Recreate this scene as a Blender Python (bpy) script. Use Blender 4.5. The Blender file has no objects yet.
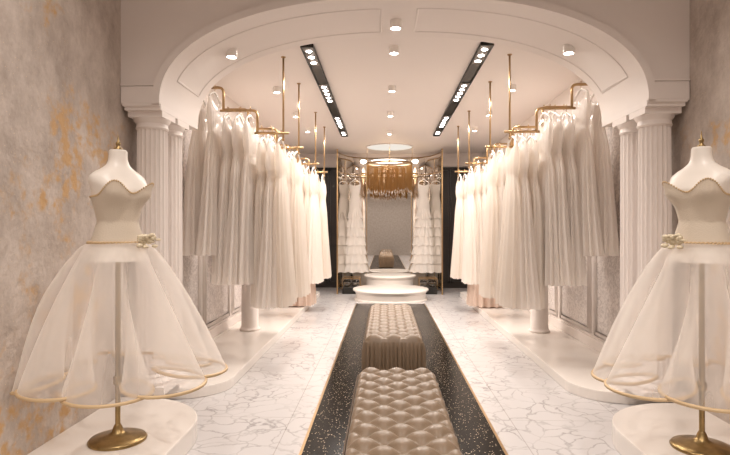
import bpy, bmesh, math, random
from mathutils import Vector, Matrix, noise
random.seed(7)
S = bpy.context.scene
COL = S.collection
PI = math.pi
R = math.radians

# ------------------------------------------------------------------ camera, world, exposure
cam_d = bpy.data.cameras.new('camera')
cam = bpy.data.objects.new('camera', cam_d)
COL.objects.link(cam)
cam_d.sensor_width = 36.0
cam_d.lens = 36.0 * 545 / 730
cam.location = (-0.107, 0.0, 1.25)
cam.rotation_euler = (R(90.16), 0, math.atan(19 / 545))
cam_d.clip_start = 0.05
S.camera = cam
W = bpy.data.worlds.new('world')
S.world = W
W.use_nodes = True
W.node_tree.nodes['Background'].inputs[0].default_value = (1, .9, .8, 1)
W.node_tree.nodes['Background'].inputs[1].default_value = 0.02
vs = S.view_settings
vs.view_transform = 'Standard'
vs.look = 'None'
vs.gamma = 1.0
vs.use_curve_mapping = False
vs.exposure = 0.16
WARM = (1.0, 0.918, 0.85)
P_DOWN, P_LINE, P_FRONT = 23.0, 23.0, 80.0
S.cycles.use_denoising = True
S.cycles.max_bounces = 10
S.cycles.diffuse_bounces = 6
S.cycles.transparent_max_bounces = 16
S.cycles.sample_clamp_indirect = 6.0

# room sizes
WX, CEIL, BACK, ARCH0, ARCH1, FRONT, FCEIL = 1.9, 2.83, 11.6, 3.65, 4.40, -3.0, 3.7
WI = 1.96          # inner room, from the arch back

# ------------------------------------------------------------------ helpers
class MB:
    def __init__(self):
        self.v, self.f = [], []
    def add(self, v, f):
        o = len(self.v)
        self.v += [tuple(p) for p in v]
        self.f += [tuple(i + o for i in q) for q in f]
        return self
    def box(self, x0, x1, y0, y1, z0, z1):
        v = [(x, y, z) for x in (x0, x1) for y in (y0, y1) for z in (z0, z1)]
        return self.add(v, [(0, 1, 3, 2), (4, 6, 7, 5), (0, 4, 5, 1), (2, 3, 7, 6), (0, 2, 6, 4), (1, 5, 7, 3)])
    def lathe(self, prof, n=32, c=(0, 0, 0), cap=True):
        v, f = [], []
        for r, z in prof:
            for i in range(n):
                a = 2 * PI * i / n
                v.append((c[0] + r * math.cos(a), c[1] + r * math.sin(a), c[2] + z))
        m = len(prof)
        for j in range(m - 1):
            for i in range(n):
                k = (i + 1) % n
                f.append((j * n + i, j * n + k, (j + 1) * n + k, (j + 1) * n + i))
        if cap:
            f.append(tuple(reversed(range(n))))
            f.append(tuple((m - 1) * n + i for i in range(n)))
        return self.add(v, f)
    def tube(self, path, r, n=8, closed=False):
        P = [Vector(p) for p in path]
        m = len(P)
        v, f = [], []
        t0 = (P[1] - P[0]).normalized()
        up = Vector((0, 0, 1)) if abs(t0.z) < .9 else Vector((1, 0, 0))
        nrm = (up - t0 * up.dot(t0)).normalized()
        for i in range(m):
            if closed:
                t = (P[(i + 1) % m] - P[i - 1])
            else:
                t = (P[min(i + 1, m - 1)] - P[max(i - 1, 0)])
            t = t.normalized() if t.length > 1e-9 else t0
            nrm = nrm - t * nrm.dot(t)
            nrm = nrm.normalized() if nrm.length > 1e-6 else Vector((1, 0, 0))
            b = t.cross(nrm)
            rr = r[i] if isinstance(r, (list, tuple)) else r
            for k in range(n):
                a = 2 * PI * k / n
                v.append(P[i] + nrm * (rr * math.cos(a)) + b * (rr * math.sin(a)))
        for i in range(m if closed else m - 1):
            j = (i + 1) % m
            for k in range(n):
                l = (k + 1) % n
                f.append((i * n + k, i * n + l, j * n + l, j * n + k))
        if not closed:
            f.append(tuple(reversed(range(n))))
            f.append(tuple((m - 1) * n + k for k in range(n)))
        return self.add(v, f)
    def grid(self, fn, nu, nv, cu=False):
        """nu columns by nv rows, fn(u, v) with u and v from 0 to 1"""
        v = [fn(i / (nu if cu else nu - 1), j / (nv - 1)) for j in range(nv) for i in range(nu)]
        f = []
        for j in range(nv - 1):
            for i in range(nu if cu else nu - 1):
                k = (i + 1) % nu
                f.append((j * nu + i, j * nu + k, (j + 1) * nu + k, (j + 1) * nu + i))
        return self.add(v, f)
    def ball(self, c, rx, ry=None, rz=None, n=10, m=6):
        ry = rx if ry is None else ry
        rz = rx if rz is None else rz
        return self.grid(lambda u, w: (c[0] + rx * math.sin(PI * (w * .98 + .01)) * math.cos(2 * PI * u),
                                       c[1] + ry * math.sin(PI * (w * .98 + .01)) * math.sin(2 * PI * u),
                                       c[2] - rz * math.cos(PI * (w * .98 + .01))), n, m, True)
    def prism(self, pts, z0, z1):
        n = len(pts)
        v = [(x, y, z0) for x, y in pts] + [(x, y, z1) for x, y in pts]
        f = [tuple(reversed(range(n))), tuple(range(n, 2 * n))]
        f += [(i, (i + 1) % n, n + (i + 1) % n, n + i) for i in range(n)]
        return self.add(v, f)
    def build(self, name, mat, parent=None, loc=(0, 0, 0), smooth=False, bevel=0, angle=None):
        me = bpy.data.meshes.new(name)
        me.from_pydata(self.v, [], self.f)
        if bevel:
            bm = bmesh.new(); bm.from_mesh(me)
            bmesh.ops.recalc_face_normals(bm, faces=bm.faces)
            es = [e for e in bm.edges if len(e.link_faces) == 2 and e.calc_face_angle(0) > .5]
            bmesh.ops.bevel(bm, geom=es, offset=bevel, segments=2, affect='EDGES', profile=.6)
            bm.to_mesh(me); bm.free()
        else:
            bm = bmesh.new(); bm.from_mesh(me)
            bmesh.ops.recalc_face_normals(bm, faces=bm.faces)
            bm.to_mesh(me); bm.free()
        if smooth:
            me.polygons.foreach_set('use_smooth', [True] * len(me.polygons))
            if angle:
                me.set_sharp_from_angle(angle=R(angle))
        me.materials.append(mat)
        o = bpy.data.objects.new(name, me)
        o.location = loc
        COL.objects.link(o)
        if parent:
            o.parent = parent
        return o

def tag(o, label=None, cat=None, group=None, kind=None):
    if label: o['label'] = label
    if cat: o['category'] = cat
    if group: o['group'] = group
    if kind: o['kind'] = kind
    return o
def thing(name, label, cat, loc=(0, 0, 0), rz=0, group=None):
    o = bpy.data.objects.new(name, None)
    o.location = loc
    o.rotation_euler = (0, 0, rz)
    o.empty_display_size = .05
    COL.objects.link(o)
    return tag(o, label, cat, group)
def struct(name, mb, mat, **k):
    return tag(mb.build(name, mat, **k), kind='structure')
def dup(root, loc, rz, label=None, group=None, scale=None):
    r = root.copy(); COL.objects.link(r)
    r.location = loc; r.rotation_euler = (0, 0, rz)
    if scale: r.scale = scale
    if label: r['label'] = label
    if group: r['group'] = group
    for ch in list(root.children):
        c = ch.copy(); COL.objects.link(c); c.parent = r
        for g in list(ch.children):
            d = g.copy(); COL.objects.link(d); d.parent = c
    return r

# ------------------------------------------------------------------ materials
def new_mat(name):
    m = bpy.data.materials.new(name)
    m.use_nodes = True
    nt = m.node_tree
    return m, nt, nt.nodes['Principled BSDF'], nt.nodes['Material Output']
def lin(h):
    h = h.lstrip('#')
    c = [int(h[i:i + 2], 16) / 255 for i in (0, 2, 4)]
    return tuple((x / 12.92 if x <= .04045 else ((x + .055) / 1.055) ** 2.4) for x in c) + (1,)
def simple(name, col, rough=.5, metal=0, bump=0, bscale=60, spec=.5, var=0):
    m, nt, b, o = new_mat(name)
    c = lin(col) if isinstance(col, str) else col
    b.inputs['Base Color'].default_value = c
    b.inputs['Roughness'].default_value = rough
    b.inputs['Metallic'].default_value = metal
    b.inputs['Specular IOR Level'].default_value = spec
    if bump or var:
        tc = nt.nodes.new('ShaderNodeTexCoord')
        n = nt.nodes.new('ShaderNodeTexNoise')
        n.inputs['Scale'].default_value = bscale
        n.inputs['Detail'].default_value = 4
        nt.links.new(tc.outputs['Object'], n.inputs['Vector'])
        if bump:
            bp = nt.nodes.new('ShaderNodeBump')
            bp.inputs['Strength'].default_value = bump
            bp.inputs['Distance'].default_value = .01
            nt.links.new(n.outputs['Fac'], bp.inputs['Height'])
            nt.links.new(bp.outputs['Normal'], b.inputs['Normal'])
        if var:
            r = nt.nodes.new('ShaderNodeValToRGB')
            r.color_ramp.elements[0].position = .35
            r.color_ramp.elements[1].position = .65
            r.color_ramp.elements[0].color = tuple(x * (1 - var) for x in c[:3]) + (1,)
            r.color_ramp.elements[1].color = c
            nt.links.new(n.outputs['Fac'], r.inputs['Fac'])
            nt.links.new(r.outputs['Color'], b.inputs['Base Color'])
    return m
def emit(name, col, strength):
    m = bpy.data.materials.new(name); m.use_nodes = True
    nt = m.node_tree
    nt.nodes.remove(nt.nodes['Principled BSDF'])
    e = nt.nodes.new('ShaderNodeEmission')
    e.inputs[0].default_value = col; e.inputs[1].default_value = strength
    nt.links.new(e.outputs[0], nt.nodes['Material Output'].inputs[0])
    return m
def cloth(name, col, transl=.35, transp=0.0, rough=.6, weave=0):
    """woven fabric: part diffuse, part translucent, and for tulle part open mesh"""
    m, nt, b, o = new_mat(name)
    c = lin(col)
    b.inputs['Base Color'].default_value = c
    b.inputs['Roughness'].default_value = rough
    b.inputs['Sheen Weight'].default_value = .25
    b.inputs['Specular IOR Level'].default_value = .25
    t = nt.nodes.new('ShaderNodeBsdfTranslucent')
    t.inputs[0].default_value = c
    mx = nt.nodes.new('ShaderNodeMixShader')
    mx.inputs[0].default_value = transl
    nt.links.new(b.outputs[0], mx.inputs[1]); nt.links.new(t.outputs[0], mx.inputs[2])
    last = mx
    if transp:
        tr = nt.nodes.new('ShaderNodeBsdfTransparent')
        m2 = nt.nodes.new('ShaderNodeMixShader')
        m2.inputs[0].default_value = transp
        # at a grazing angle the mesh closes up
        lw = nt.nodes.new('ShaderNodeLayerWeight'); lw.inputs['Blend'].default_value = .35
        mr = nt.nodes.new('ShaderNodeMapRange')
        mr.inputs['To Min'].default_value = transp; mr.inputs['To Max'].default_value = transp * .25
        nt.links.new(lw.outputs['Facing'], mr.inputs['Value'])
        nt.links.new(mr.outputs[0], m2.inputs[0])
        nt.links.new(mx.outputs[0], m2.inputs[1]); nt.links.new(tr.outputs[0], m2.inputs[2])
        last = m2
    if weave:
        tc = nt.nodes.new('ShaderNodeTexCoord')
        n = nt.nodes.new('ShaderNodeTexNoise'); n.inputs['Scale'].default_value = weave; n.inputs['Detail'].default_value = 3
        bp = nt.nodes.new('ShaderNodeBump'); bp.inputs['Strength'].default_value = .5; bp.inputs['Distance'].default_value = .004
        nt.links.new(tc.outputs['Object'], n.inputs['Vector']); nt.links.new(n.outputs['Fac'], bp.inputs['Height'])
        nt.links.new(bp.outputs['Normal'], b.inputs['Normal'])
    nt.links.new(last.outputs[0], o.inputs[0])
    return m

M = {}
M['white'] = simple('white_paint', '#ebe3de', .55, bump=.03, bscale=90)
M['white_gloss'] = simple('white_lacquer', '#efe9e3', .25)
M['gold'] = simple('brushed_gold', '#b99b74', .3, 1, bump=.02, bscale=200)
M['brass'] = simple('aged_brass', '#ad9468', .3, 1, var=.3, bscale=25)
M['gold_thread'] = simple('gold_thread', '#cdb28c', .5, .15)
M['leather'] = simple('taupe_leather', '#806d59', .36, bump=.12, bscale=140)
M['mirror'] = simple('mirror_glass', '#e6e2dd', .015, 1)
M['dark'] = simple('dark_lacquer', '#2b2420', .35, var=.2, bscale=3)
M['grey_metal'] = simple('grey_metal', '#77716b', .4, .3)
M['black'] = simple('black_metal', '#15130f', .4)
M['mannequin'] = simple('mannequin_shell', '#efe8df', .35)
M['bodice'] = cloth('ivory_lace', '#d9ccba', .1, 0, .7, weave=160)
M['satin'] = cloth('white_satin', '#f8f2ec', .42, 0, .45)
M['satin2'] = cloth('ivory_crepe', '#f1e9e0', .42, 0, .6)
M['blush'] = cloth('blush_chiffon', '#f0ddcf', .4, 0, .6)
M['ruffle'] = cloth('white_lace', '#efe9e3', .3, 0, .6, weave=120)
M['tulle'] = cloth('white_tulle', '#faf5f0', .45, .74, .7)
M['lining'] = cloth('tulle_lining', '#f4ece4', .45, .68, .7)
M['lamp'] = emit('lamp_lens', (1, .95, .88, 1), 40)
M['led'] = emit('led_lens', (1, .97, .93, 1), 30)
M['ring_led'] = emit('ring_glow', (1, .8, .55, 1), 3)
M['disc_led'] = emit('ceiling_glow', (1, .92, .82, 1), .8)

def film():
    m, nt, b, o = new_mat('clear_film')
    tr = nt.nodes.new('ShaderNodeBsdfTransparent')
    g = nt.nodes.new('ShaderNodeBsdfGlossy'); g.inputs['Roughness'].default_value = .12
    lw = nt.nodes.new('ShaderNodeLayerWeight'); lw.inputs['Blend'].default_value = .25
    mr = nt.nodes.new('ShaderNodeMapRange'); mr.inputs['To Min'].default_value = .05; mr.inputs['To Max'].default_value = .25
    mx = nt.nodes.new('ShaderNodeMixShader')
    nt.links.new(lw.outputs['Facing'], mr.inputs['Value']); nt.links.new(mr.outputs[0], mx.inputs[0])
    nt.links.new(tr.outputs[0], mx.inputs[1]); nt.links.new(g.outputs[0], mx.inputs[2])
    nt.links.new(mx.outputs[0], o.inputs[0])
    return m
M['film'] = film()
def glass():
    m, nt, b, o = new_mat('clear_glass')
    b.inputs['Base Color'].default_value = (.97, .96, .94, 1)
    b.inputs['Transmission Weight'].default_value = 1
    b.inputs['Roughness'].default_value = .02
    b.inputs['IOR'].default_value = 1.45
    return m
M['glass'] = glass()

def plaster():
    m, nt, b, o = new_mat('distressed_plaster')
    N = nt.nodes.new; L = nt.links.new
    tc = N('ShaderNodeTexCoord')
    mp = N('ShaderNodeMapping'); mp.inputs['Scale'].default_value = (1, 1, .7); L(tc.outputs['Object'], mp.inputs[0])
    n1 = N('ShaderNodeTexNoise'); n1.inputs['Scale'].default_value = 3.2; n1.inputs['Detail'].default_value = 12; n1.inputs['Roughness'].default_value = .76
    L(mp.outputs[0], n1.inputs['Vector'])
    r1 = N('ShaderNodeValToRGB'); r1.color_ramp.elements[0].position = .36; r1.color_ramp.elements[1].position = .64
    r1.color_ramp.elements[0].color = lin('#a89b91'); r1.color_ramp.elements[1].color = lin('#d2c7be')
    L(n1.outputs['Fac'], r1.inputs['Fac'])
    # gold-ochre patches where the top coat has gone
    n2 = N('ShaderNodeTexNoise'); n2.inputs['Scale'].default_value = 1.7; n2.inputs['Detail'].default_value = 10; n2.inputs['Roughness'].default_value = .68
    mp2 = N('ShaderNodeMapping'); mp2.inputs['Location'].default_value = (3.1, 1.35, .2); mp2.inputs['Scale'].default_value = (.03, 1.2, 1)
    L(tc.outputs['Object'], mp2.inputs[0]); L(mp2.outputs[0], n2.inputs['Vector'])
    r2 = N('ShaderNodeValToRGB'); r2.color_ramp.elements[0].position = .55; r2.color_ramp.elements[1].position = .63
    sx = N('ShaderNodeSeparateXYZ'); L(tc.outputs['Object'], sx.inputs[0])
    sb_ = N('ShaderNodeMath'); sb_.operation = 'SUBTRACT'; sb_.inputs[1].default_value = 3.1; L(sx.outputs['Y'], sb_.inputs[0])
    ab_ = N('ShaderNodeMath'); ab_.operation = 'ABSOLUTE'; L(sb_.outputs[0], ab_.inputs[0])
    mr_ = N('ShaderNodeMapRange'); mr_.inputs['From Max'].default_value = .9; mr_.inputs['To Min'].default_value = .10; mr_.inputs['To Max'].default_value = -.06
    L(ab_.outputs[0], mr_.inputs['Value'])
    sm_ = N('ShaderNodeMath'); sm_.operation = 'ADD'; L(n2.outputs['Fac'], sm_.inputs[0]); L(mr_.outputs[0], sm_.inputs[1])
    mz_ = N('ShaderNodeMapRange'); mz_.inputs['From Min'].default_value = 1.9; mz_.inputs['From Max'].default_value = 2.6; mz_.inputs['To Min'].default_value = 0; mz_.inputs['To Max'].default_value = .12
    L(sx.outputs['Z'], mz_.inputs['Value'])
    sz_ = N('ShaderNodeMath'); sz_.operation = 'SUBTRACT'; L(sm_.outputs[0], sz_.inputs[0]); L(mz_.outputs[0], sz_.inputs[1])
    L(sz_.outputs[0], r2.inputs['Fac'])
    n3 = N('ShaderNodeTexNoise'); n3.inputs['Scale'].default_value = 14; n3.inputs['Detail'].default_value = 6
    L(tc.outputs['Object'], n3.inputs['Vector'])
    r3 = N('ShaderNodeValToRGB'); r3.color_ramp.elements[0].position = .42; r3.color_ramp.elements[1].position = .6
    L(n3.outputs['Fac'], r3.inputs['Fac'])
    mul = N('ShaderNodeMath'); mul.operation = 'MULTIPLY'; L(r2.outputs['Color'], mul.inputs[0]); L(r3.outputs['Color'], mul.inputs[1])
    mx = N('ShaderNodeMixRGB'); mx.inputs['Color2'].default_value = lin('#c7a274')
    L(mul.outputs[0], mx.inputs['Fac']); L(r1.outputs['Color'], mx.inputs['Color1'])
    # flecks of gold leaf
    v = N('ShaderNodeTexVoronoi'); v.inputs['Scale'].default_value = 42; L(tc.outputs['Object'], v.inputs['Vector'])
    lt = N('ShaderNodeMath'); lt.operation = 'LESS_THAN'; lt.inputs[1].default_value = .09; L(v.outputs['Distance'], lt.inputs[0])
    mx2 = N('ShaderNodeMixRGB'); mx2.inputs['Color2'].default_value = lin('#e2cfae')
    L(lt.outputs[0], mx2.inputs['Fac']); L(mx.outputs[0], mx2.inputs['Color1'])
    L(mx2.outputs[0], b.inputs['Base Color'])
    b.inputs['Roughness'].default_value = .7
    bp = N('ShaderNodeBump'); bp.inputs['Strength'].default_value = .55; bp.inputs['Distance'].default_value = .02
    n4 = N('ShaderNodeTexNoise'); n4.inputs['Scale'].default_value = 22; n4.inputs['Detail'].default_value = 8
    L(tc.outputs['Object'], n4.inputs['Vector']); L(n4.outputs['Fac'], bp.inputs['Height']); L(bp.outputs[0], b.inputs['Normal'])
    return m
M['plaster'] = plaster()

def marble():
    m, nt, b, o = new_mat('white_marble')
    N = nt.nodes.new; L = nt.links.new
    tc = N('ShaderNodeTexCoord')
    n0 = N('ShaderNodeTexNoise'); n0.inputs['Scale'].default_value = 2.4; n0.inputs['Detail'].default_value = 6
    L(tc.outputs['Object'], n0.inputs['Vector'])
    ad = N('ShaderNodeMixRGB'); ad.blend_type = 'ADD'; ad.inputs['Fac'].default_value = .55
    L(tc.outputs['Object'], ad.inputs['Color1']); L(n0.outputs['Color'], ad.inputs['Color2'])
    v = N('ShaderNodeTexVoronoi'); v.feature = 'DISTANCE_TO_EDGE'; v.inputs['Scale'].default_value = 6.2
    L(ad.outputs[0], v.inputs['Vector'])
    r = N('ShaderNodeValToRGB'); r.color_ramp.elements[0].position = 0; r.color_ramp.elements[1].position = .06
    r.color_ramp.elements[0].color = (1, 1, 1, 1); r.color_ramp.elements[1].color = (0, 0, 0, 1)
    L(v.outputs['Distance'], r.inputs['Fac'])
    n1 = N('ShaderNodeTexNoise'); n1.inputs['Scale'].default_value = 3.3; n1.inputs['Detail'].default_value = 5
    L(tc.outputs['Object'], n1.inputs['Vector'])
    r1 = N('ShaderNodeValToRGB'); r1.color_ramp.elements[0].position = .3; r1.color_ramp.elements[1].position = .62
    L(n1.outputs['Fac'], r1.inputs['Fac'])
    mu = N('ShaderNodeMath'); mu.operation = 'MULTIPLY'; L(r.outputs['Color'], mu.inputs[0]); L(r1.outputs['Color'], mu.inputs[1])
    mx = N('ShaderNodeMixRGB'); mx.inputs['Color1'].default_value = lin('#d0cdcd'); mx.inputs['Color2'].default_value = lin('#a5a1a1')
    L(mu.outputs[0], mx.inputs['Fac'])
    # thin joints between the slabs
    br = N('ShaderNodeTexBrick'); br.offset = 0; br.inputs['Scale'].default_value = 1
    br.inputs['Brick Width'].default_value = .72; br.inputs['Row Height'].default_value = .72; br.inputs['Mortar Size'].default_value = .003
    br.inputs['Color1'].default_value = (1, 1, 1, 1); br.inputs['Color2'].default_value = (1, 1, 1, 1); br.inputs['Mortar'].default_value = (.74, .72, .7, 1)
    L(tc.outputs['Object'], br.inputs['Vector'])
    m2 = N('ShaderNodeMixRGB'); m2.blend_type = 'MULTIPLY'; m2.inputs['Fac'].default_value = 1
    L(mx.outputs[0], m2.inputs['Color1']); L(br.outputs['Color'], m2.inputs['Color2'])
    L(m2.outputs[0], b.inputs['Base Color'])
    b.inputs['Roughness'].default_value = .22
    return m
M['marble'] = marble()

def terrazzo():
    m, nt, b, o = new_mat('black_sparkle_stone')
    N = nt.nodes.new; L = nt.links.new
    tc = N('ShaderNodeTexCoord')
    v = N('ShaderNodeTexVoronoi'); v.inputs['Scale'].default_value = 68; L(tc.outputs['Object'], v.inputs['Vector'])
    n = N('ShaderNodeTexWhiteNoise'); L(v.outputs['Color'], n.inputs['Vector'])
    lt = N('ShaderNodeMath'); lt.operation = 'LESS_THAN'; lt.inputs[1].default_value = .24; L(v.outputs['Distance'], lt.inputs[0])
    g = N('ShaderNodeMath'); g.operation = 'GREATER_THAN'; g.inputs[1].default_value = .55; L(n.outputs['Value'], g.inputs[0])
    mu = N('ShaderNodeMath'); mu.operation = 'MULTIPLY'; L(lt.outputs[0], mu.inputs[0]); L(g.outputs[0], mu.inputs[1])
    mx = N('ShaderNodeMixRGB'); mx.inputs['Color1'].default_value = lin('#16120f'); mx.inputs['Color2'].default_value = lin('#d8c4ac')
    L(mu.outputs[0], mx.inputs['Fac']); L(mx.outputs[0], b.inputs['Base Color'])
    b.inputs['Roughness'].default_value = .2
    b.inputs['Specular IOR Level'].default_value = .06
    return m
M['terrazzo'] = terrazzo()

def damask():
    m, nt, b, o = new_mat('grey_damask_wallpaper')
    N = nt.nodes.new; L = nt.links.new
    tc = N('ShaderNodeTexCoord')
    n = N('ShaderNodeTexNoise'); n.inputs['Scale'].default_value = 26; n.inputs['Detail'].default_value = 5; n.inputs['Distortion'].default_value = 1.5
    L(tc.outputs['Object'], n.inputs['Vector'])
    r = N('ShaderNodeValToRGB'); r.color_ramp.elements[0].position = .42; r.color_ramp.elements[1].position = .58
    r.color_ramp.elements[0].color = lin('#cfc7c3'); r.color_ramp.elements[1].color = lin('#ece5e1')
    L(n.outputs['Fac'], r.inputs['Fac']); L(r.outputs['Color'], b.inputs['Base Color'])
    b.inputs['Roughness'].default_value = .5
    return m
M['damask'] = damask()
M['concrete'] = simple('grey_concrete', '#c4bcb5', .7, bump=.2, bscale=14, var=.18)

# ------------------------------------------------------------------ setting
struct('floor', MB().box(-WI - .1, WI + .1, FRONT, BACK, -.1, 0), M['marble'])
struct('floor_runner', MB().box(-.57, .57, FRONT + .01, 9.12, -.02, .004), M['terrazzo'])
for k, s in enumerate((-1, 1)):
    struct('trim_%d' % (k + 1), MB().box(s * .57 - .008, s * .57 + .008, FRONT + .01, 9.12, -.02, .007), M['gold'])
struct('ceiling', MB().box(-WI - .1, WI + .1, ARCH1 - .05, BACK, CEIL, CEIL + .1), M['white'])
struct('ceiling_front', MB().box(-WX - .1, WX + .1, FRONT, ARCH0 + .05, FCEIL, FCEIL + .1), M['white'])
struct('wall_left', MB().box(-WX - .1, -WX, FRONT, 4.4, -.1, FCEIL), M['plaster'])
struct('wall_right', MB().box(WX, WX + .1, FRONT, 4.4, -.1, FCEIL), M['plaster'])
struct('wall_left_inner', MB().box(-WI - .1, -WI, 4.4, BACK, -.1, CEIL + .1).box(-WI, -WX, 4.38, 4.42, 0, CEIL), M['white'])
struct('wall_right_inner', MB().box(WI, WI + .1, 4.4, BACK, -.1, CEIL + .1).box(WX, WI, 4.38, 4.42, 0, CEIL), M['white'])
struct('wall_back', MB().box(-WI - .1, WI + .1, BACK, BACK + .1, -.1, CEIL + .1), M['dark'])
struct('wall_behind', MB().box(-WX - .1, WX + .1, FRONT - .1, FRONT, -.1, FCEIL), M['concrete'])
struct('trim_3', MB().box(-WI, WI, BACK - .12, BACK, 2.56, CEIL).box(-WI, WI, BACK - .15, BACK, 2.76, CEIL), M['white'])
for s, nm in ((-1, 'left'), (1, 'right')):                 # tall dark panel frames on the back wall
    f = MB()
    for x0 in (.98, 1.30):
        x1 = x0 + .30
        a, b_ = sorted((s * x0, s * x1))
        f.box(a, a + .03, BACK - .02, BACK, .1, 2.52).box(b_ - .03, b_, BACK - .02, BACK, .1, 2.52)
        f.box(a, b_, BACK - .02, BACK, 2.49, 2.52).box(a, b_, BACK - .02, BACK, .1, .14)
    struct('trim_back_' + nm, f, M['dark'])

# arch wall
AX, AZ, AB, AN = 1.625, 2.10, .70, 2.25
def arch_z(x):
    t = min(1, abs(x) / AX)
    return AZ + AB * max(0, 1 - t ** AN) ** (1 / AN)
def arch_pts(n=64, grow=0.0):
    out = []
    for i in range(n + 1):
        a = PI * i / n
        c, s = math.cos(a), math.sin(a)
        x = -math.copysign(abs(c) ** (2 / AN), c) * (AX + grow)
        z = AZ + (AB + grow) * abs(s) ** (2 / AN)
        out.append((x, z))
    return out
ap = [(-WX, AZ)] + arch_pts() + [(WX, AZ)]
mb = MB()
n = len(ap)
v = [(x, ARCH0, z) for x, z in ap] + [(x, ARCH0, FCEIL) for x, z in ap] + [(x, ARCH1, z) for x, z in ap] + [(x, ARCH1, FCEIL) for x, z in ap]
f = []
for i in range(n - 1):
    f += [(i, i + 1, n + i + 1, n + i), (2 * n + i, 3 * n + i, 3 * n + i + 1, 2 * n + i + 1), (i, 2 * n + i, 2 * n + i + 1, i + 1), (n + i, n + i + 1, 3 * n + i + 1, 3 * n + i)]
mb.add(v, f)
struct('wall_arch', mb, M['white'], smooth=True, angle=30)
# raised band along the front edge of the arch
mb = MB()
pi_, po = arch_pts(64, 0.0), arch_pts(64, .05)
v = []
for (xi, zi), (xo, zo) in zip(pi_, po):
    v += [(xi, ARCH0, zi), (xi, ARCH0 - .025, zi), (xo, ARCH0 - .025, zo), (xo, ARCH0, zo)]
f = []
for i in range(len(pi_) - 1):
    for k in range(4):
        l = (k + 1) % 4
        f.append((i * 4 + k, i * 4 + l, i * 4 + 4 + l, i * 4 + 4 + k))
mb.add(v, f)
struct('trim_4', mb, M['white'], smooth=True, angle=30)
# panel mouldings on the underside of the arch, two panels
for s, nm in ((-1, 5), (1, 6)):
    pts = [p for p in arch_pts(160, .004) if s * p[0] > .13 and s * p[0] < 1.585 and p[1] > 2.2]
    pts = pts if s > 0 else list(reversed(pts))
    y0, y1 = 3.83, 4.28
    path = [(x, y0, z) for x, z in pts] + [(x, y1, z) for x, z in reversed(pts)]
    struct('trim_%d' % nm, MB().tube(path, .010, 6, True), M['white'], smooth=True)

# columns with entablature
def column(s, y, x=1.745, ztop=1.955, zb=.12, name='column'):
    mb = MB()
    nf, per = 20, 6
    k = nf * per
    def shaft(u, w):
        a = 2 * PI * u
        fl = abs(math.sin(nf * a / 2))
        r = (.108 - .006 * w) - .009 * (fl ** .6 if fl > .25 else 0)
        return (s * x + r * math.cos(a), y + r * math.sin(a), zb + .12 + (ztop - zb - .12) * w)
    mb.grid(shaft, k, 2, True)
    mb.box(s * x - .14, s * x + .14, y - .14, y + .14, zb, zb + .05)
    mb.lathe([(.135, .05), (.142, .07), (.13, .09), (.118, .1), (.122, .11), (.108, .125)], 40, (s * x, y, zb))
    return mb, struct(name, mb, M['white'], smooth=True, angle=25)
for s in (-1, 1):
    for y in (3.80, 4.08):
        column(s, y, zb=.12 if y < 4 else .08)
        cb = MB()
        cb.lathe([(.104, -.012), (.112, 0), (.106, .012), (.106, .03), (.118, .045), (.125, .065)], 40, (s * 1.745, y, 1.955))
        cb.box(s * 1.745 - .119, s * 1.745 + .119, y - .119, y + .119, 2.02, 2.061)
        struct('trim_capital', cb, M['white'], smooth=True, angle=30)
    e = MB()
    def sb(x0, x1, y0, y1, z0, z1):
        a, b_ = sorted((s * x0, s * x1)); e.box(a, b_, y0, y1, z0, z1)
    sb(1.625, 1.875, 3.653, 4.40, 2.060, 2.12)
    sb(1.63, 1.885, 3.64, 3.70, 2.085, 2.11)
    sb(1.625, 1.893, 3.638, 3.70, 2.105, 2.22)
    sb(1.625, 1.896, 3.632, 3.70, 2.222, 2.236)
    struct('trim_entablature', e, M['white'], bevel=.004)
# inner columns half way down the room
for s in (-1, 1):
    for y in (6.27, 8.75):
        mb = MB()
        mb.lathe([(.115, 0), (.12, .02), (.105, .035), (.097, .05), (.093, 1.78), (.102, 1.80), (.096, 1.82), (.11, 1.87), (.125, 1.9), (.125, 1.94)], 40, (s * 1.66, y, .08))
        struct('column', mb, M['white'], smooth=True, angle=30)

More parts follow.
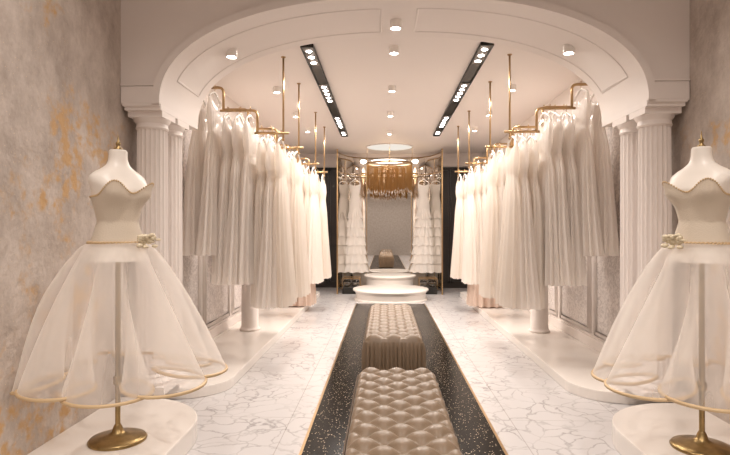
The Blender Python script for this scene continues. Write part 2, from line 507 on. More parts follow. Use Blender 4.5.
# raised platforms along both walls and the two front plinths
def rounded(x0, x1, y0, y1, r0, r1, s):
    """floor outline against the wall at x1, free corners rounded at the x0 side"""
    p = [(s * x1, y0)]
    for i in range(13):
        a = R(-90 + 90 * i / 12)
        p.append((s * (x0 + r0 - r0 * math.cos(a + PI / 2 - PI / 2) if False else x0 + r0 - r0 * math.sin(a + PI / 2)), y0 + r0 - r0 * math.cos(a + PI / 2)))
    for i in range(13):
        a = R(90 * i / 12)
        p.append((s * (x0 + r1 - r1 * math.cos(a)), y1 - r1 + r1 * math.sin(a)))
    p.append((s * x1, y1))
    return p
for s, nm in ((-1, 'left'), (1, 'right')):
    struct('platform_' + nm, MB().prism(rounded(1.30, WX, 3.95, 10.3, .35, .2, s), 0, .08), M['white_gloss'], bevel=.008)
    a, b_ = sorted((s * WX, s * WI))
    struct('platform_' + nm, MB().box(a, b_, 4.4, 10.3, 0, .0795), M['white_gloss'])
    struct('plinth_' + nm, MB().prism(rounded(1.20, WX, 1.7, 3.62, .3, .55, s), 0, .12), M['white_gloss'], bevel=.008)
    # wall panels: wallpaper framed by white mouldings
    k = 0
    for y0, y1 in ((4.62, 5.36), (5.56, 6.40), (6.60, 7.44), (7.64, 8.48), (8.68, 9.52), (9.72, 10.56)):
        a, b_ = sorted((s * WI, s * (WI - .006)))
        struct('wall_panel_' + nm, MB().box(a, b_, y0, y1, .26, 2.42), M['damask'])
        t = MB()
        for g, r in ((0, .016), (.045, .009)):
            xx = s * (WI - .012)
            t.tube([(xx, y0 - g, .26 - g), (xx, y1 + g, .26 - g), (xx, y1 + g, 2.42 + g), (xx, y0 - g, 2.42 + g)], r, 6, True)
        struct('trim_panel_' + nm, t, M['white'], smooth=True)
    a, b_ = sorted((s * WI, s * (WI - .02)))
    struct('baseboard_' + nm, MB().box(a, b_, 4.4, 10.6, .08, .18), M['white'], bevel=.006)

# ------------------------------------------------------------------ lamps
def add_light(kind, name, loc, energy, parent=None, rot=(0, 0, 0), color=WARM, **k):
    d = bpy.data.lights.new(name, kind)
    d.energy = energy; d.color = color
    for a, b_ in k.items(): setattr(d, a, b_)
    o = bpy.data.objects.new(name, d)
    o.location = loc; o.rotation_euler = rot
    COL.objects.link(o)
    if parent: o.parent = parent
    return o
def downlight(x, y, z, label, power=P_DOWN, group=None, cone=150):
    t = thing('downlight', label, 'ceiling light', (x, y, z), 0, group)
    MB().lathe([(.042, 0), (.042, -.058), (.04, -.062), (.036, -.062), (.033, -.05)], 28, cap=False).lathe([(.042, -.001), (.001, -.001)], 28, cap=False).build('housing', M['white_gloss'], t, smooth=True, angle=40)
    MB().lathe([(.0335, -.051), (.028, -.054), (.001, -.056)], 24, cap=False).build('lens', M['lamp'], t, smooth=True)
    add_light('SPOT', 'lamp_light', (0, 0, -.085), power, t, spot_size=R(cone), spot_blend=.8, shadow_soft_size=.04)
    return t
ordw = ['first', 'second', 'third', 'fourth', 'fifth']
for i, y in enumerate((4.05, 4.72, 6.03, 7.36, 8.75)):
    z = arch_z(0) if y < 4.5 else CEIL
    downlight(-.02, y, z, ['small round downlight under the crown of the arch', 'small round ceiling downlight on the centre line just behind the arch',
              'round ceiling downlight on the centre line, level with the near half of black light channels', 'round ceiling downlight on the centre line, level with far half of black light channels',
              'farthest round ceiling downlight on the centre line, before the chandelier'][i], group='ceiling downlights')
for s, sd in ((-1, 'left'), (1, 'right')):
    for i, y in enumerate((4.05, 6.03, 7.35, 8.5)):
        x = s * (1.25 if i == 0 else 1.30)
        lab = '%s round ceiling downlight from the arch above the %s hanging rails' % (ordw[i - 1], sd) if i else 'round downlight on the curved underside of the arch, %s of the aisle' % sd
        downlight(x, y, arch_z(x) + .012 if i == 0 else CEIL, lab, P_DOWN * (.3 if i == 0 else 1.15), group='ceiling downlights', cone=80 if i == 0 else 150)

def linear(s, sd):
    t = thing('linear_light', 'long black recessed channel with clusters of small lamps, on the %s side of the ceiling' % sd, 'ceiling light', (s * .765, 4.62, CEIL - .002), 0, 'black ceiling light channels')
    L = 4.5
    MB().box(-.056, .056, 0, L, -.012, -.006).box(-.056, -.05, 0, L, -.03, 0).box(.05, .056, 0, L, -.03, 0).box(-.056, .056, 0, .006, -.03, 0).box(-.056, .056, L - .006, L, -.03, 0).build('housing', M['black'], t)
    for y0, cnt in ((.08, 3), (1.28, 5), (2.98, 5), (4.12, 2)):
        p = MB().box(-.046, .046, y0 - .04, y0 + .17 * cnt - .04, -.02, -.012).build('lamp_module', M['grey_metal'], t)
        for k in range(cnt):
            MB().lathe([(.027, -.021), (.023, -.024), (.001, -.025)], 18, (0, y0 + .06 + .165 * k, 0), cap=False).build('lens', M['led'], p, smooth=True)
        add_light('AREA', 'module_light', (0, y0 + .085 * cnt, -.035), P_LINE * cnt / 5, t, shape='RECTANGLE', size=.08, size_y=.16 * cnt, color=(1, .91, .83))
    return t
linear(-1, 'left'); linear(1, 'right')
# front part of the shop: unseen downlights added to brighten it
for j, y in enumerate((1.9, 0.6, -1.2)):
    for s, sd in ((-1, 'left'), (1, 'right')):
        downlight(s * .95, y, FCEIL, 'added unseen downlight in the higher front ceiling, %s of the %s pair from the arch' % (sd, ordw[j]), P_FRONT * (1.5 if j == 2 else 1), 'added front fill downlights', 128 if j < 2 else 150)

# ------------------------------------------------------------------ benches
def bench_mesh(wd, ln, h, rows, cols):
    """button tufted top with pleated sides, one upholstered surface"""
    mb = MB()
    nx, ny = 61, 217
    a, b_ = wd / cols, ln / rows
    hw, hl, er = wd / 2, ln / 2, .055
    def pil(x, y):
        u = PI * (x / a + y / b_) / 1.0; w = PI * (x / a - y / b_) / 1.0
        q = abs(math.sin(u / 2)) * abs(math.sin(w / 2))
        return q ** .48
    def top(x, y):
        ex = max(0, abs(x) - (hw - er)) / er; ey = max(0, abs(y) - (hl - er)) / er
        e = min(1, math.hypot(ex, ey))
        z = h - er * (1 - math.sqrt(max(0, 1 - e * e)))
        return z - .034 * (1 - pil(x, y)) * (1 - .8 * e * e)
    def sp(i, n, hh):
        t = 2 * i / (n - 1) - 1
        return hh * math.copysign(1 - (1 - abs(t)) ** 1.0, t)
    xs = [sp(i, nx, hw) for i in range(nx)]; ys = [sp(i, ny, hl) for i in range(ny)]
    mb.add([(x, y, top(x, y)) for y in ys for x in xs],
           [(j * nx + i, j * nx + i + 1, (j + 1) * nx + i + 1, (j + 1) * nx + i) for j in range(ny - 1) for i in range(nx - 1)])
    # sides: pleats that run down from the folds
    per = []
    st = .006
    def seg(p, q):
        d = math.hypot(q[0] - p[0], q[1] - p[1]); m = int(d / st)
        return [(p[0] + (q[0] - p[0]) * i / m, p[1] + (q[1] - p[1]) * i / m) for i in range(m)]
    c = [(-hw, -hl), (hw, -hl), (hw, hl), (-hw, hl)]
    for i in range(4): per += seg(c[i], c[(i + 1) % 4])
    n = len(per)
    rowsz = [1.0, .96, .85, .6, .35, .12, .0]
    v = []
    for k, w in enumerate(rowsz):
        for i, (x, y) in enumerate(per):
            nxn = (1 if x >= hw - 1e-6 else -1 if x <= -hw + 1e-6 else 0); nyn = (1 if y >= hl - 1e-6 else -1 if y <= -hl + 1e-6 else 0)
            t = x / a + y / b_
            pl = abs(math.sin(PI * (x / a if nyn else y / b_) * 2.5 + .35 * math.sin(9.0 * t))) ** .5
            amp = .026 * min(1, (1 - w) * 6) * (.5 + .5 * min(1, w * 3))
            o = amp * pl - .006 * (1 - w) - .004 + (.006 if w > .9 else 0)
            zt = top(x, y) + .004
            z = .045 + (zt - .045) * w
            v.append((x + nxn * o, y + nyn * o, z))
    f = []
    for k in range(len(rowsz) - 1):
        for i in range(n):
            j = (i + 1) % n
            f.append((k * n + i, (k + 1) * n + i, (k + 1) * n + j, k * n + j))
    mb.add(v, f)
    # covered buttons sit in the lowest points of the tufting
    k = -cols * 2
    for i in range(-2 * cols, 2 * cols + 1):
        for j in range(-2 * rows, 2 * rows + 1):
            if (i + j) % 2: continue
            x, y = i * a, j * b_
            if abs(x) < hw - .03 and abs(y) < hl - .03:
                mb.ball((x, y, h - .036), .011, .011, .006, 8, 5)
    return mb
BM = None
for i, (yc, lab) in enumerate(((2.29, 'taupe leather button-tufted bench in front, nearest the viewer'), (4.95, 'taupe leather button-tufted bench with pleated side, before the white podium'))):
    t = thing('tufted_bench', lab, 'bench', (-.035, yc, .004), 0, 'tufted leather benches')
    if BM is None:
        u = bench_mesh(.44, 1.76, .455, 23, 6).build('upholstery', M['leather'], t, smooth=True, angle=70)
        bm_ = MB().box(-.19, .19, -.84, .84, 0, .05).build('base', M['black'], t)
        BM = (u, bm_)
    else:
        for o in BM:
            c = o.copy(); COL.objects.link(c); c.parent = t

# ------------------------------------------------------------------ podiums
def podium(name, lab, y, r, h):
    t = thing(name, lab, 'podium', (0.01, y, 0), 0, 'round white podiums')
    MB().lathe([(r, h - .03), (r + .002, h - .015), (r - .004, h - .003), (r - .015, h), (.01, h)], 72, cap=False).build('top', M['white_gloss'], t, smooth=True, angle=50)
    MB().lathe([(r - .02, 0), (r - .02, .02), (r - .05, .035), (r - .05, h - .075), (r - .035, h - .06), (r - .03, h - .045), (r - .012, h - .03), (r, h - .03)], 72, cap=False).build('base', M['white_gloss'], t, smooth=True, angle=35)
    return t
podium('podium', 'low round white podium at the end of the black floor strip', 9.70, .67, .2)
podium('podium', 'taller round white podium behind the low one, before the mirror', 10.92, .52, .34)

# ------------------------------------------------------------------ mirror screen, round ceiling light, chandelier
t = thing('mirror_screen', 'three-part curved mirror screen with gold frame against the back wall', 'mirror', (0, 0, 0))
def wing(s, tt, inset=0.0):
    return (s * (.47 + (.53 - inset) * math.cos(tt)), 10.42 + (1.04 - inset) * math.sin(tt))
Z0, Z1 = .06, 2.74
MB().box(-.47, .47, 11.47, 11.49, Z0, Z1).build('mirror_pane', M['mirror'], t)
for s in (-1, 1):
    w = MB()
    w.grid(lambda u, q: wing(s, u * PI / 2) + (Z0 + (Z1 - Z0) * q,), 28, 2)
    w.grid(lambda u, q: wing(s, u * PI / 2, -.012) + (Z0 + (Z1 - Z0) * q,), 28, 2)
    w.build('mirror_pane', M['mirror'], t, smooth=True)
    for k, tt in enumerate((0, PI / 2)):
        x, y = wing(s, tt)
        h_ = .006 if k else .013
        MB().box(x - h_, x + h_, y - h_, y + h_, 0, 2.78).build('post', M['gold'], t, bevel=.003)
    for z in (.06, 2.74):
        MB().tube([wing(s, i / 24 * PI / 2) + (z,) for i in range(25)], .011, 8).build('frame_rail', M['gold'], t, smooth=True)
for z in (.06, 2.74):
    MB().tube([(-.47, 11.46, z), (.47, 11.46, z)], .008, 8).build('frame_rail', M['gold'], t, smooth=True)
for s in (-1, 1):                                           # garment rail inside each wing
    path = [(s * (.36 + .62 * math.cos(i / 16 * PI / 2)), 10.46 + .84 * math.sin(i / 16 * PI / 2), 2.36) for i in range(17)]
    path = path + [(s * .40, 11.40, 2.36)]
    MB().tube(path, .011, 8).build('garment_rail', M['gold'], t, smooth=True)

t = thing('round_ceiling_light', 'warm round glowing ceiling light above the chandelier', 'ceiling light', (0.0, 10.45, CEIL))
MB().lathe([(.45, 0), (.45, -.02), (.43, -.02)], 56, cap=False).build('rim', M['white_gloss'], t, smooth=True, angle=40)
MB().lathe([(.432, -.012), (.3, -.014), (.001, -.014)], 56, cap=False).build('diffuser', M['disc_led'], t, smooth=True)
add_light('AREA', 'disc_light', (0, 0, -.03), 12, t, shape='DISK', size=.8)

t = thing('chandelier', 'round gold fringed chandelier with crystal tips over the rear podium', 'chandelier', (0.0, 10.40, 2.50))
MB().lathe([(.425, -.025), (.435, -.025), (.435, .012), (.425, .012), (.425, -.025)], 64, cap=False).build('ring', M['gold'], t, smooth=True, angle=40)
MB().lathe([(.420, -.008), (.4235, -.008), (.4235, .014), (.420, .014), (.420, -.008)], 64, cap=False).build('light_ring', M['ring_led'], t, smooth=True, angle=40)
MB().lathe([(.285, -.09), (.295, -.09), (.295, -.07), (.285, -.07), (.285, -.09)], 48, cap=False).build('inner_ring', M['gold'], t, smooth=True, angle=40)
M['fringe'] = simple('gold_chain', '#a78355', .35, .8)
g, c = MB(), MB()
rc = random.Random(3)
for rad, cnt, z0, l0, l1 in ((.428, 104, -.02, .47, .53), (.29, 70, -.08, .42, .47), (.16, 30, -.08, .44, .49)):
    for i in range(cnt):
        a = 2 * PI * i / cnt
        x, y = rad * math.cos(a), rad * math.sin(a)
        l = l0 + (l1 - l0) * (.5 + .5 * math.sin(3 * a + 1)) + rc.uniform(-.03, .03)
        g.tube([(x, y, z0), (x, y, z0 - l)], .0042, 4)
        q = rc.uniform(.03, .09)
        if i % 2: continue
        c.add([(x + .0045, y, z0 - l - q * .5), (x, y + .0045, z0 - l - q * .5), (x - .0045, y, z0 - l - q * .5), (x, y - .0045, z0 - l - q * .5), (x, y, z0 - l), (x, y, z0 - l - q)],
              [(0, 1, 4), (1, 2, 4), (2, 3, 4), (3, 0, 4), (1, 0, 5), (2, 1, 5), (3, 2, 5), (0, 3, 5)])
tag(g.build('chain_fringe', M['fringe'], t), kind='stuff')
M['crystal'] = simple('cut_crystal', '#f6f1ea', .08, .35)
tag(c.build('crystal_drops', M['crystal'], t), kind='stuff')
for a in (0, PI / 2, PI, 3 * PI / 2):
    MB().tube([(.43 * math.cos(a), .43 * math.sin(a), .01), (.43 * math.cos(a), .43 * math.sin(a), .33)], .003, 5).build('suspension_wire', M['gold'], t)
MB().tube([(-.29, 0, -.08), (.29, 0, -.08)], .006, 6).tube([(0, -.29, -.08), (0, .29, -.08)], .006, 6).tube([(0, 0, -.08), (0, 0, .33)], .004, 6).build('spider', M['gold'], t)
add_light('POINT', 'chandelier_light', (0, 0, -.02), 4, t, shadow_soft_size=.2, color=(1, .72, .45))

# ------------------------------------------------------------------ glass bowls at the foot of the wings
for s, sd in ((-1, 'left'), (1, 'right')):
    t = thing('display_base', 'low black base under glass bowls at the foot of %s mirror wing' % sd, 'display stand', (s * .74, 10.62, 0), 0, 'black display bases')
    MB().box(-.17, .17, -.16, .16, 0, .13).build('body', M['black'], t, bevel=.01)
    MB().tube([(-.17, -.16, .30), (.17, -.16, .30), (.17, .16, .30), (-.17, .16, .30)], .008, 6, True).build('guard_rail', M['gold'], t)
    for dx in (-.17, .17):
        for dy in (-.16, .16):
            MB().tube([(dx, dy, .1), (dx, dy, .30)], .006, 6).build('post', M['gold'], t)
    for k, dx in enumerate((-.085, .085)):
        inner = (s * dx < 0)
        prof = [(.02, .0), (.05, .004), (.074, .04), (.078, .08), (.066, .125), (.062, .125), (.072, .08), (.069, .043), (.046, .011), (.001, .009)]
        o = MB().lathe(prof, 28, cap=False).build('glass_bowl', M['glass'], None, (s * .74 + dx, 10.55, .132), smooth=True)
        tag(o, 'clear glass bowl on black base below %s ruffled gown, %s' % (sd, 'nearer the podium' if inner else 'nearer the gold post'), 'bowl', 'glass bowls')

# ------------------------------------------------------------------ hanging rails
RZ = (2.553, 2.340, 2.130)
RX = (1.585, 1.27, 1.03)
def arc(p, c, q, r, n=6):
    """corner at c between p and q rounded with radius r"""
    p, c, q = Vector(p), Vector(c), Vector(q)
    a = c + (p - c).normalized() * r; b_ = c + (q - c).normalized() * r
    return [tuple((a * (1 - t) + c * t) * (1 - t) + (c * (1 - t) + b_ * t) * t) for t in [i / n for i in range(n + 1)]]
def rail(s, y, label):
    t = thing('stepped_rail', label, 'clothes rail', (0, y, 0), 0, 'stepped gold hanging rails')
    X = lambda a: s * a
    P = [(X(WI), 0, RZ[0]), (X(RX[0]), 0, RZ[0]), (X(RX[0]), 0, RZ[1])]
    MB().tube([P[0]] + arc(P[0], P[1], P[2], .05) + [P[2]], .0125, 10).build('upper_pipe', M['gold'], t, smooth=True)
    P = [(X(RX[0] + .03), 0, RZ[1]), (X(RX[1]), 0, RZ[1]), (X(RX[1]), 0, RZ[2])]
    MB().tube([P[0]] + arc(P[0], P[1], P[2], .05) + [P[2]], .0125, 10).build('middle_pipe', M['gold'], t, smooth=True)
    MB().tube([(X(RX[1] + .025), 0, RZ[2]), (X(RX[2] - .05), 0, RZ[2])], .0125, 10).build('lower_pipe', M['gold'], t, smooth=True)
    r = MB().tube([(X(RX[2]), 0, RZ[2] - .06), (X(RX[2]), 0, CEIL)], .0095, 10).build('ceiling_rod', M['gold'], t, smooth=True)
    MB().lathe([(.001, 0), (.022, 0), (.022, -.006), (.01, -.012)], 20, (X(RX[2]), 0, CEIL), cap=False).ball((X(RX[2]), 0, RZ[2] - .06), .014).build('rosette', M['gold'], r, smooth=True, angle=40)
    MB().tube([(X(WI), 0, RZ[0]), (X(WI - .015), 0, RZ[0])], .035, 16).build('wall_flange', M['gold'], t, smooth=True, angle=40)
    return t
RY = (4.97, 5.88, 7.33, 8.40)
near = ['nearest', 'second', 'third', 'farthest']
for s, sd in ((-1, 'left'), (1, 'right')):
    for i, y in enumerate(RY):
        rail(s, y, '%s stepped gold pipe rail hung with gowns along the %s wall' % (near[i], sd))

# ------------------------------------------------------------------ hanging gowns
def gown_proto(k, L, hemx, hemy, npl, mat, neck, bend):
    """a gown on its hanger, hook over the rail at the origin, shoulders along Y"""
    t = thing('wedding_gown', 'x', 'gown')
    top = -.105
    prof = [(0, .014, .150), (.03, .024, .168), (.12, .042, .176), (.20, .048, .165), (.31, .037, .135), (.37, .042, .15), (.46, .052, .185)]
    def at(d):
        for (a, xa, ya), (b_, xb, yb) in zip(prof, prof[1:]):
            if d <= b_:
                u = (d - a) / (b_ - a); u = u * u * (3 - 2 * u)
                return xa + (xb - xa) * u, ya + (yb - ya) * u
        u = (d - .46) / (L - .46)
        return .052 + (hemx - .052) * u ** .9, .185 + (hemy - .185) * u
    rr = random.Random(k)
    ph = [rr.uniform(0, 6) for _ in range(4)]
    def pt(a, d, grow=0):
        hx, hy = at(d)
        c, s_ = math.cos(a), math.sin(a)
        e = .82
        x = math.copysign(abs(c) ** e, c) * (hx + grow); y = math.copysign(abs(s_) ** e, s_) * (hy + grow)
        u = max(0, (d - .33) / (L - .33))
        p = (.020 * u ** .7 + .002) * math.sin(npl * a + 1.2 * math.sin(2 * a + ph[0])) + .006 * u * math.sin(npl * .5 * a + ph[1])
        nx_, ny_ = c / max(hx, .01), s_ / max(hy, .01)
        m_ = math.hypot(nx_, ny_)
        x += nx_ / m_ * p; y += ny_ / m_ * p
        x += bend * math.sin(d * 2.2 + ph[2]) * u
        return x, y
    na = 176
    def bod(u, w):
        a = 2 * PI * u
        # neckline: lower at the middle front and back (small |sin|), straps up at the shoulders
        dip = neck * (1 - abs(math.sin(a)) ** 1.5)
        d = dip + (.33 - dip) * w
        x, y = pt(a, d)
        return (x, y, top - d)
    def skt(u, w):
        a = 2 * PI * u
        d = .32 + (L - .32) * w
        x, y = pt(a, d)
        return (x, y, top - d - .004 * math.sin(npl * a) * w)
    MB().grid(bod, 64, 12, True).build('bodice', mat, t, smooth=True)
    MB().grid(skt, na, 14, True).build('skirt', mat, t, smooth=True)
    h = MB()
    h.tube([(0, -.165, -.125), (0, -.12, -.095), (0, -.04, -.062), (0, 0, -.055), (0, .04, -.062), (0, .12, -.095), (0, .165, -.125)], [.007, .009, .01, .01, .01, .009, .007], 8)
    ho = h.build('hanger', M['white_gloss'], t, smooth=True)
    hk = [(0, 0, -.055), (0, 0, -.02)] + [(0, .0165 * math.sin(q), .0165 * -math.cos(q) + .0 ) for q in (.0,)] 
    hk = [(0, 0, -.06), (0, 0, -.03), (0, .012, -.017)] + [(0, .0185 * math.cos(q), .0185 * math.sin(q)) for q in [R(x) for x in range(-30, 200, 23)]]
    MB().tube(hk, .003, 6).build('hook', M['gold'], ho, smooth=True)
    if k % 2 == 0:
        def cov(u, w):
            a = 2 * PI * u
            d = -.02 + .34 * w
            hx, hy = at(max(0, d))
            q = .25 + .75 * min(1, w * 5)
            x = math.copysign(abs(math.cos(a)) ** .8, math.cos(a)) * (hx + .006) * q + .004 * math.sin(7 * a + 9 * w)
            y = math.copysign(abs(math.sin(a)) ** .8, math.sin(a)) * (hy + .016) * q + .006 * math.sin(5 * a + 7 * w)
            return (x, y, top - d + .02)
        MB().grid(cov, 40, 9, True).build('dust_cover', M['film'], t, smooth=True)
    return t
# kinds: short pleated, plain satin column, crepe flared, long blush
kinds = [
    (dict(L=1.42, hemx=.100, hemy=.27, npl=15, mat=M['satin'], neck=.09, bend=.012), 'white pleated gown'),
    (dict(L=1.45, hemx=.088, hemy=.24, npl=12, mat=M['satin2'], neck=.13, bend=.02), 'ivory crepe gown'),
    (dict(L=1.46, hemx=.112, hemy=.30, npl=19, mat=M['satin'], neck=.10, bend=.015), 'white fine-pleated gown'),
    (dict(L=1.92, hemx=.16, hemy=.30, npl=13, mat=M['blush'], neck=.11, bend=.0), 'floor-length blush gown'),
]
protos = [gown_proto(i, **kw) for i, (kw, nm) in enumerate(kinds)]
used = [False] * len(protos)
def hang(k, loc, rz, label, group, sc=(1, 1, 1)):
    if not used[k]:
        used[k] = True
        o = protos[k]; o.location = loc; o.rotation_euler = (0, 0, rz); o.scale = sc
        o['label'] = label; o['group'] = group
        return o
    return dup(protos[k], loc, rz, label, group, sc)
rg = random.Random(11)
steps = [('upper', [1.81, 1.665]), ('middle', [1.535, 1.435, 1.335]), ('lower', [1.215, 1.13, 1.05])]
pos = {2: ['nearer the wall', 'nearer the aisle'], 3: ['wall-side one of three', 'middle one of three', 'aisle-side one of three']}
for s, sd in ((-1, 'left'), (1, 'right')):
    for i, y in enumerate(RY):
        for j, (st, xs) in enumerate(steps):
            for q, x in enumerate(xs):
                k = [[0, 2], [0, 2, 0], [1, 2, 1]][j][q]
                if i == 3 and j < 2: k = 3 if j == 1 else 0
                if i == 2 and j == 2: k = [2, 1, 0][q]
                L = kinds[k][0]['L']
                hem = (1.01, .76, .555)[j] if i == 0 else (1.01, .72, .53)[j]
                if i == 3: hem = (1.0, .10, .50)[j]
                zs = (RZ[j] - .105 - hem) / L
                lab = '%s on the %s step of %s %s rail, %s' % (kinds[k][1], st, near[i], sd, pos[len(xs)][q])
                hang(k, (s * x, y, RZ[j] + .0165 - .006), rg.uniform(-.06, .06) + (0 if s < 0 else PI), lab, 'gowns on the stepped rails', (1, 1, zs))

# ruffled gowns in the wings of the mirror
def ruffled(s, lab):
    x, y, z = s * .70, 10.46 + .84 * .836, 2.36
    ang = math.acos((.70 - .36) / .62)
    y = 10.46 + .84 * math.sin(ang)
    t = thing('ruffled_gown', lab, 'gown', (x, y - .0, z), R(90) , 'ruffled gowns at the mirror')
    def bod(u, w):
        a = 2 * PI * u
        d = .04 * (1 - abs(math.cos(a - PI / 2))) + .62 * w
        hw = .115 - .03 * math.exp(-((d - .22) / .1) ** 2) + .06 * max(0, d - .3)
        hd = .07 - .01 * math.exp(-((d - .22) / .1) ** 2) + .08 * max(0, d - .3)
        return (hd * math.cos(a), hw * math.sin(a), -.19 - d)
    MB().grid(bod, 48, 16, True).build('bodice', M['ruffle'], t, smooth=True)
    nt_ = 7
    for i in range(nt_):
        z0 = -.68 - i * .185 * .98
        r0 = .105 + .016 * i
        def tier(u, w, i=i, z0=z0, r0=r0):
            a = 2 * PI * u
            r = r0 + (.05 + .004 * i) * w ** .7 + .014 * w * math.sin(14 * a + i) + .006 * w * math.sin(23 * a + 2 * i)
            return (r * .78 * math.cos(a), r * math.sin(a), z0 - .215 * w - .01 * w * math.sin(9 * a + i))
        MB().grid(tier, 96, 6, True).build('ruffle_tier', M['ruffle'], t, smooth=True)
    h = MB().tube([(0, -.11, -.19), (0, -.10, -.15), (0, 0, -.085), (0, .10, -.15), (0, .11, -.19)], .008, 8).build('hanger', M['white_gloss'], t, smooth=True)
    MB().tube([(0, 0, -.09), (0, 0, -.03), (.012, 0, -.017)] + [(.0165 * math.cos(R(q)), 0, .0165 * math.sin(R(q))) for q in range(-30, 200, 23)], .003, 6).build('hook', M['gold'], h, smooth=True)
    t.location.z = z - .004
    return t
ruffled(-1, 'white strapless gown with tiered ruffles hanging in left mirror wing')
ruffled(1, 'white strapless gown with tiered ruffles hanging in right mirror wing')

# ------------------------------------------------------------------ mannequins in ball gowns
RINGS = [(1.075, .150, .13), (1.17, .140, .118), (1.22, .122, .102), (1.29, .101, .086), (1.355, .117, .094), (1.41, .135, .106), (1.455, .143, .108), (1.495, .160, .096),
         (1.523, .160, .082), (1.548, .132, .072), (1.57, .088, .06), (1.592, .060, .052), (1.62, .048, .048), (1.665, .046, .046)]
def body_r(z):
    for (a, wa, da), (b_, wb, db) in zip(RINGS, RINGS[1:]):
        if z <= b_:
            u = (z - a) / (b_ - a)
            return wa + (wb - wa) * u, da + (db - da) * u
    return RINGS[-1][1:]
def body_pt(a, z, grow=0, cup=1.0):
    """front of the figure is local +X, lateral is Y"""
    w, d = body_r(z)
    x, y = (d + grow) * math.cos(a), (w + grow) * math.sin(a)
    for sg in (-1, 1):
        da = a - sg * .62
        da = (da + PI) % (2 * PI) - PI
        g_ = .042 * cup * math.exp(-(da / .40) ** 2 - ((z - 1.44) / .055) ** 2)
        x += g_ * math.cos(a); y += g_ * math.sin(a)
    return x, y
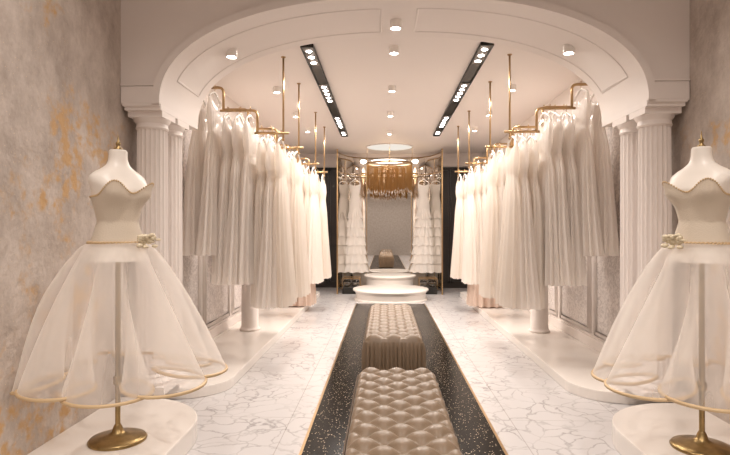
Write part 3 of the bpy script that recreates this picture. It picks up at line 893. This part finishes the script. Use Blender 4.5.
def mannequin(s, lab, glab):
    X0, Y0 = s * 1.53, 2.87
    face = R(-28) if s < 0 else R(208)
    zb = .12
    t = thing('mannequin', lab, 'mannequin', (X0, Y0, zb), face, 'bridal mannequins')
    mb = MB()
    mb.grid(lambda u, w: body_pt(2 * PI * u, 1.08 + .585 * w) + (1.08 + .585 * w - zb,), 56, 48, True)
    mb.lathe([(.046, 1.665 - zb), (.04, 1.672 - zb), (.001, 1.674 - zb)], 56, cap=False)
    mb.build('torso', M['mannequin'], t, smooth=True)
    MB().lathe([(.020, 0), (.022, .006), (.012, .014), (.009, .024), (.013, .032), (.012, .040), (.005, .05), (.003, .07), (.001, .085)], 20, (0, 0, 1.672 - zb), cap=False).build('finial', M['brass'], t, smooth=True)
    MB().lathe([(.0135, .03), (.0135, 1.0)], 16).lathe([(.02, .30), (.024, .31), (.024, .335), (.02, .345)], 16).build('pole', M['brass'], t, smooth=True, angle=40)
    MB().lathe([(.0, 0), (.145, 0), (.148, .008), (.14, .018), (.10, .028), (.05, .038), (.03, .05), (.022, .075), (.014, .09)], 48, cap=False).build('base', M['brass'], t, smooth=True, angle=60)
    # the gown
    g = thing('ball_gown', glab, 'gown', (X0, Y0, 0), face, 'ball gowns on mannequins')
    ztop = lambda a: 1.424 + .074 * sum(math.exp(-(((a - q + PI) % (2 * PI) - PI) / .40) ** 2) for q in (-.62, .62)) - .01 * (1 - math.cos(a)) / 2
    def bod(u, w):
        a = 2 * PI * u
        z = 1.165 + (ztop(a) - 1.165) * w
        gr = .006 + .003 * max(0, (z - 1.45) / .05) + .004 * max(0, z - 1.455) / .045 * math.exp(-(((a - .75 * (1 if s > 0 else -1) * -1 + PI) % (2 * PI) - PI) / .5) ** 2) * 2.0
        x, y = body_pt(a, min(z, 1.455), gr)
        return (x, y, z)
    bd = MB().grid(bod, 96, 26, True).build('bodice', M['bodice'], g, smooth=True)
    bead = MB()
    for i in range(110):
        p = bod(i / 110, 1.0)
        bead.ball(p, .0055, n=6, m=4)
    bead.build('beaded_edge', M['gold_thread'], bd, smooth=True)
    belt = MB()
    for ph in (0, PI):
        pts = []
        for i in range(240):
            a = 2 * PI * i / 240
            x, y = body_pt(a, 1.175, .012 + .004 * math.cos(26 * a + ph))
            pts.append((x, y, 1.178 + .005 * math.sin(26 * a + ph)))
        belt.tube(pts, .005, 6, True)
    belt.build('belt', M['gold_thread'], g, smooth=True)
    fl = MB()
    fa = .2 if s < 0 else -.2
    bx, by = body_pt(fa, 1.18, .03)
    rf = random.Random(5)
    for i in range(34):
        a1, a2 = rf.uniform(0, 2 * PI), rf.uniform(-.6, .9)
        rad = rf.uniform(.01, .07)
        c = (bx + .02 + rad * .5 * math.cos(a2), by + rad * math.cos(a1), 1.187 + rad * .55 * math.sin(a1))
        fl.ball(c, rf.uniform(.008, .016), rf.uniform(.012, .022), rf.uniform(.006, .013), 8, 6)
    M.setdefault('flower', simple('silk_flower', '#dccfb4', .4, .15))
    fl.build('flower_ornament', M['flower'], g, smooth=True)
    # fluted tulle skirt: the hem doubles back on itself in loops
    nl = 9
    lim = (WX - abs(X0)) - .02
    cf, sf = math.cos(face), math.sin(face)
    def squash(x, y):
        wx, wy = x * cf - y * sf, x * sf + y * cf            # to room axes
        d = wx * s                                            # towards the wall
        if d > .28: d = .28 + (lim - .28) * (1 - math.exp(-(d - .28) / (lim - .28)))
        wx = d * s
        return wx * cf + wy * sf, -wx * sf + wy * cf
    def skirt(zt, zh, R0, R1, A, kk, pw, ph):
        def fn(u, w):
            tt = 2 * PI * u
            q = w ** 1.25
            a = tt + kk * q * math.sin(nl * tt + ph)
            am = A * q * (1 + .25 * math.sin(2 * tt + 1))
            r = R0 + (R1 - R0) * w ** pw + am * math.cos(nl * tt + ph) + .012 * math.sin(w * PI) * math.cos(nl * tt + ph)
            x, y = squash(r * math.cos(a), r * math.sin(a) * (1 + .1 * (1 - w)))
            return (x, y, zt + (zh - zt) * w - .018 * q * math.cos(nl * tt + ph) * (1 if w > .2 else 0) + .012 * q * math.sin(3 * tt))
        return fn
    fo = skirt(1.178, .49, .135, .395, .145, .35, .62, .4)
    sk = MB().grid(fo, 288, 36, True).build('skirt', M['tulle'], g, smooth=True)
    MB().tube([fo(i / 288, 1.0) for i in range(288)], .009, 6, True).build('hem_band', M['gold_thread'], sk, smooth=True)
mannequin(-1, 'white headless bridal mannequin on brass stand by the left plaster wall', 'cream strapless ball gown with looped gold hem, by the left plaster wall')
mannequin(1, 'white headless bridal mannequin on brass stand by the right plaster wall', 'cream strapless ball gown with looped gold hem, by the right plaster wall')
